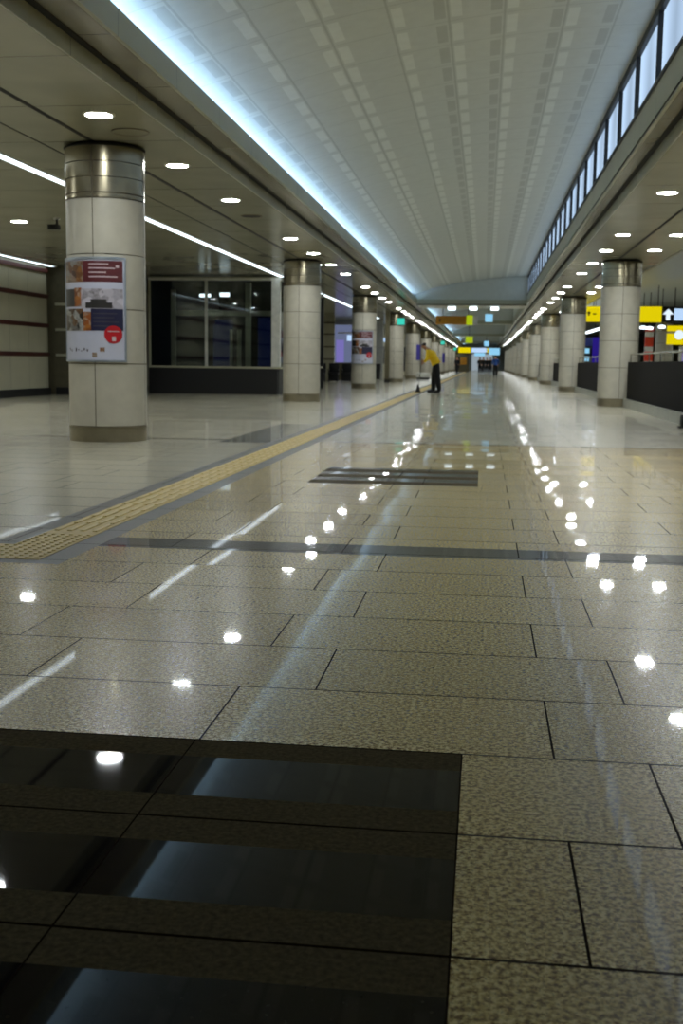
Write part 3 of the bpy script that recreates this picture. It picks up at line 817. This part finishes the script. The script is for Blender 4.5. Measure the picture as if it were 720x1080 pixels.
for i, y in enumerate((53.0, 106.0, 150.0)):
    s_ = thing('exit_sign', 'teal lit emergency sign hanging over the left pillars, ' + ('nearest of three', 'middle of three', 'farthest of three')[i], 'sign', (-3.95, y, 2.78), 0, 'teal emergency signs')
    MB().box(-.17, .17, 0, .08, 0, .3).build('lit_panel', M['teal'], s_); hang(s_, 0, .3, ZL - 2.78)
s_ = thing('overhead_board', 'wide overhead board at the far end, yellow left third then blue white panels', 'sign', (-.7, 150.5, 2.0))
MB().box(-2.8, -1.2, -.6, -.5, .45, 1.15).build('yellow_panel', M['yellow'], s_); MB().box(-1.1, .9, -.6, -.5, .5, 1.1).build('white_panel', M['bluewhite'], s_)
MB().box(-.7, .7, -.6, -.5, .05, .45).build('lower_panel', M['skyblue'], s_); MB().box(1.2, 2.6, -.6, -.5, .2, 1.1).build('blue_panel', M['skyblue'], s_)
MB().box(.95, 1.15, -.6, -.5, .5, 1.1).build('end_panel', M['yellow'], s_)
MB().box(-2.9, 2.7, -.5, -.3, .6, 1.05).build('support_beam', M['black'], s_); hang(s_, -2.5, 1.0, 1.95); hang(s_, 2.3, 1.0, 1.95)
s_ = thing('display_stand', 'dark display stand with ochre goods at the far left of the corridor', 'stand', (-2.9, 145, 0))
MB().box(-.9, .9, 0, .6, 0, 2.2).build('cabinet', M['wall_dark'], s_, .02); MB().box(-.2, .6, -.05, 0, .9, 1.8).build('goods', M['ochre'], s_)
MB().box(-.8, -.3, -.05, 0, .4, 1.9).build('dark_bay', M['black'], s_)
s_ = thing('light_wall', 'bright pale backlit panel closing the far end of the corridor', 'panel', (-.6, 184.6, 0))
MB().box(-1.5, 1.8, 0, .2, 0, 2.6).build('lit_panel', M['farlit'], s_); MB().box(-1.6, 1.9, .05, .2, 2.6, 2.7).build('frame', M['white'], s_)

# ------------------------------------------------------------------ people
def skin_mesh(name, pts, edges, m_, parent, sub=2, root=0):
    me = bpy.data.meshes.new(name); me.from_pydata([p[:3] for p in pts], edges, [])
    o = bpy.data.objects.new(name, me); COL.objects.link(o)
    md = o.modifiers.new('skin', 'SKIN'); md.use_smooth_shade = True
    bm = bmesh.new(); bm.from_mesh(me); ly = bm.verts.layers.skin.verify(); bm.verts.ensure_lookup_table()
    for v, p in zip(bm.verts, pts):
        rr = p[3] if isinstance(p[3], tuple) else (p[3], p[3])
        v[ly].radius = rr; v[ly].use_root = False
    bm.verts[root][ly].use_root = True
    bm.to_mesh(me); bm.free()
    sb = o.modifiers.new('sub', 'SUBSURF'); sb.levels = sub; sb.render_levels = sub
    bpy.context.view_layer.update()
    dg = bpy.context.evaluated_depsgraph_get()
    nm = bpy.data.meshes.new_from_object(o.evaluated_get(dg)); nm.materials.clear(); nm.materials.append(m_)
    o.modifiers.clear(); o.data = nm; nm.name = name
    for p in nm.polygons: p.use_smooth = True
    o.parent = parent
    return o

def person(label, loc, rz, J, shirt, group=None, trouser='trouser'):
    """J: joints in local space, facing +x"""
    t_ = thing('person', label, 'person', loc, rz, group)
    V = {k: Vector(v) for k, v in J.items()}
    names = list(V.keys())
    rad = dict(pelvis=.09, waist=.105, chest=.125, shoulders=.085, neck=.052, head0=.075, head1=.095, head2=.07,
               hip_l=.085, hip_r=.085, knee_l=.055, knee_r=.055, ankle_l=.038, ankle_r=.038, toe_l=.022, toe_r=.022,
               sh_l=.052, sh_r=.052, el_l=.038, el_r=.038, wr_l=.027, wr_r=.027, palm_l=.032, palm_r=.032)
    E = [('pelvis', 'waist'), ('waist', 'chest'), ('chest', 'shoulders'), ('shoulders', 'neck'), ('neck', 'head0'), ('head0', 'head1'), ('head1', 'head2')]
    for s in 'lr':
        E += [('pelvis', 'hip_' + s), ('hip_' + s, 'knee_' + s), ('knee_' + s, 'ankle_' + s), ('ankle_' + s, 'toe_' + s), ('shoulders', 'sh_' + s), ('sh_' + s, 'el_' + s), ('el_' + s, 'wr_' + s), ('wr_' + s, 'palm_' + s)]
    pts = [(*V[n], rad[n]) for n in names]; idx = {n: i for i, n in enumerate(names)}
    edges = [(idx[a], idx[b]) for a, b in E]
    body = skin_mesh('body', pts, edges, M['skin'], t_, 2, idx['pelvis'])
    # fingers and face joined into the body mesh
    extra = []
    for s in 'lr':
        d = (V['palm_' + s] - V['wr_' + s]).normalized(); side = d.cross(Vector((1, 0, 0)));
        side = side.normalized() if side.length > .1 else Vector((0, 1, 0))
        curl = Vector((.6, 0, -.4))
        for k in range(4):
            o_ = V['palm_' + s] + side * (k - 1.5) * .02
            L_ = (.03, .036, .034, .026)[k]
            fp = [(*o_, .010), (*(o_ + d * L_), .009), (*(o_ + d * L_ * 1.5 - curl * .03), .008), (*(o_ + d * L_ * 1.2 - curl * .055), .007)]
            extra.append(skin_mesh('finger', fp, [(0, 1), (1, 2), (2, 3)], M['skin'], None, 1))
        o_ = V['wr_' + s] + d * .03 + side * .025
        fp = [(*o_, .012), (*(o_ + side * .025 + d * .02), .011), (*(o_ + side * .03 + d * .05), .009)]
        extra.append(skin_mesh('finger', fp, [(0, 1), (1, 2)], M['skin'], None, 1))
    hd = (V['head2'] - V['head0']).normalized(); fwd = Vector((1, 0, 0)); fwd = (fwd - hd * fwd.dot(hd)).normalized(); sd = hd.cross(fwd)
    hc = V['head1']
    mb = MB()
    mb.tube(hc + fwd * .08 + hd * .01, hc + fwd * .115 - hd * .02, .010, 6, r2=.014)     # nose
    for sg in (-1, 1): mb.tube(hc + sd * sg * .085, hc + sd * sg * .105, .03, 8)            # ears
    extra.append(mb.build('nose', M['skin'], None))
    bm = bmesh.new(); bm.from_mesh(body.data)
    for e in extra:
        bm.from_mesh(e.data); d_ = e.data; bpy.data.objects.remove(e); bpy.data.meshes.remove(d_)
    bm.to_mesh(body.data); bm.free()
    mb = MB()
    for sg in (-1, 1): mb.tube(hc + sd * sg * .032 + fwd * .082 + hd * .015, hc + sd * sg * .032 + fwd * .093 + hd * .015, .011, 8)
    mb.build('eyes', M['hair'], t_)
    mb = MB(); p = hc + fwd * .085 - hd * .055; mb.tube(p - sd * .022, p + sd * .022, .007, 6); mb.build('mouth', M['red'], t_)
    hp = [(*(hc - fwd * .02 - hd * .03), .098), (*(hc - fwd * .025 + hd * .035), .102), (*(V['head2'] - fwd * .01 + hd * .015), .078)]
    skin_mesh('hair', hp, [(0, 1), (1, 2)], M['hair'], t_, 2)
    # clothing
    W = .022
    names_s = ['pelvis', 'waist', 'chest', 'shoulders', 'sh_l', 'el_l', 'sh_r', 'el_r']
    sp_ = [(*V[n], (rad[n] + W + (.035 if n in ('chest', 'waist') else .03 if n == 'pelvis' else .008))) for n in names_s]
    ix = {n: i for i, n in enumerate(names_s)}
    for s in 'lr': sp_.append((*(V['el_' + s].lerp(V['wr_' + s], .75)), .042)); ix['cf_' + s] = len(sp_) - 1
    se = [('pelvis', 'waist'), ('waist', 'chest'), ('chest', 'shoulders'), ('shoulders', 'sh_l'), ('sh_l', 'el_l'), ('shoulders', 'sh_r'), ('sh_r', 'el_r'), ('el_l', 'cf_l'), ('el_r', 'cf_r')]
    skin_mesh('shirt', sp_, [(ix[a], ix[b]) for a, b in se], M[shirt], t_, 2, ix['waist'])
    V['belt'] = V['pelvis'].lerp(V['waist'], .55); rad['belt'] = .10; V['hem_l'] = V['ankle_l'] - Vector((0, 0, .03)); V['hem_r'] = V['ankle_r'] - Vector((0, 0, .03)); rad['hem_l'] = rad['hem_r'] = .045
    names_t = ['pelvis', 'belt', 'hem_l', 'hem_r', 'hip_l', 'knee_l', 'ankle_l', 'hip_r', 'knee_r', 'ankle_r']
    ad = dict(pelvis=.045, belt=.03, hip_l=.045, hip_r=.045, knee_l=.05, knee_r=.05, ankle_l=.045, ankle_r=.045, hem_l=.035, hem_r=.035)
    tp = [(*V[n], rad[n] + ad[n]) for n in names_t]
    ix = {n: i for i, n in enumerate(names_t)}
    te = [('pelvis', 'belt'), ('ankle_l', 'hem_l'), ('ankle_r', 'hem_r'), ('pelvis', 'hip_l'), ('hip_l', 'knee_l'), ('knee_l', 'ankle_l'), ('pelvis', 'hip_r'), ('hip_r', 'knee_r'), ('knee_r', 'ankle_r')]
    skin_mesh('trousers', tp, [(ix[a], ix[b]) for a, b in te], M[trouser], t_, 2, 0)
    for s in 'lr':
        a = V['ankle_' + s]; b = V['toe_' + s]
        fp = [(a.x - .05, a.y, .045, (.055, .055)), (a.x + .04, a.y, .055, (.06, .06)), (*b.xy, .045, (.055, .05)), (b.x + .06, b.y, .038, (.045, .04))]
        skin_mesh('shoe', fp, [(0, 1), (1, 2), (2, 3)], M['shoe'], t_, 2)
    return t_

# stooping cleaner, facing the camera's left (local +x turned to world -x)
J = dict(pelvis=(-.04, 0, .98), waist=(.03, 0, 1.12), chest=(.13, 0, 1.30), shoulders=(.27, 0, 1.47), neck=(.34, 0, 1.53), head0=(.385, 0, 1.555), head1=(.42, 0, 1.60), head2=(.44, 0, 1.675),
         hip_l=(-.04, .10, .90), hip_r=(-.03, -.10, .90), knee_l=(-.10, .12, .50), knee_r=(.04, -.11, .50), ankle_l=(-.16, .13, .09), ankle_r=(.06, -.12, .09),
         toe_l=(-.02, .14, .04), toe_r=(.22, -.13, .04),
         sh_l=(.25, .19, 1.43), sh_r=(.25, -.19, 1.43), el_l=(.27, .23, 1.15), el_r=(.24, -.22, 1.15), wr_l=(.42, .12, 1.00), wr_r=(.38, -.06, 1.10), palm_l=(.47, .06, .97), palm_r=(.44, -.02, 1.08))
cleaner = person('person in yellow shirt and black trousers stooping over a mop', (-1.69, 39.0, 0), PI, J, 'shirt')
mp = thing('mop', 'thin poled mop with dark head held by the stooping person', 'mop', (-2.26, 38.9, 0))
MB().tube((0, 0, .06), (.11, .04, 1.18), .012, 8).build('handle', M['bright_steel'], mp)
mb = MB(); mb.tube((0, 0, .27), (.0, 0, .0), .03, 10, r2=.09); mb.build('mop_head', M['black'], mp)
MB().box(-.12, .09, -.08, .08, 0, .05).build('pad', M['black'], mp, .01)

J2 = dict(pelvis=(0, 0, .95), waist=(0, 0, 1.1), chest=(.02, 0, 1.28), shoulders=(.0, 0, 1.44), neck=(.0, 0, 1.52), head0=(.01, 0, 1.57), head1=(.02, 0, 1.64), head2=(.01, 0, 1.71),
          hip_l=(0, .09, .88), hip_r=(0, -.09, .88), knee_l=(.10, .10, .49), knee_r=(-.04, -.10, .49), ankle_l=(.12, .10, .09), ankle_r=(-.2, -.10, .12),
          toe_l=(.25, .11, .04), toe_r=(-.08, -.11, .04),
          sh_l=(0, .19, 1.40), sh_r=(0, -.19, 1.40), el_l=(-.06, .24, 1.14), el_r=(.04, -.24, 1.14), wr_l=(0, .24, .90), wr_r=(.14, -.22, .92), palm_l=(.01, .24, .83), palm_r=(.17, -.22, .86))
w1 = person('person in blue top and dark trousers walking down the right of centre', (.88, 94.0, 0), PI / 2, J2, 'shirt_b')
w2 = person('distant walker in dark clothes, leftmost of the far group', (-.55, 128, 0), PI / 2, J2, 'trouser', 'distant walkers')
for i, (x, y, r_, lb) in enumerate([(-.15, 124, -PI / 2, 'distant walker in dark clothes, second from left in the far group'),
                                   (.25, 132, PI / 2, 'distant walker in dark clothes, third from left in the far group'),
                                   (.62, 126, PI / 2, 'distant walker in dark clothes, rightmost of the far group'),
                                   (-2.85, 118, 1.2, 'distant figure in dark clothes beside the far display stand')]):
    dup(w2, (x, y, 0), lb, r_)
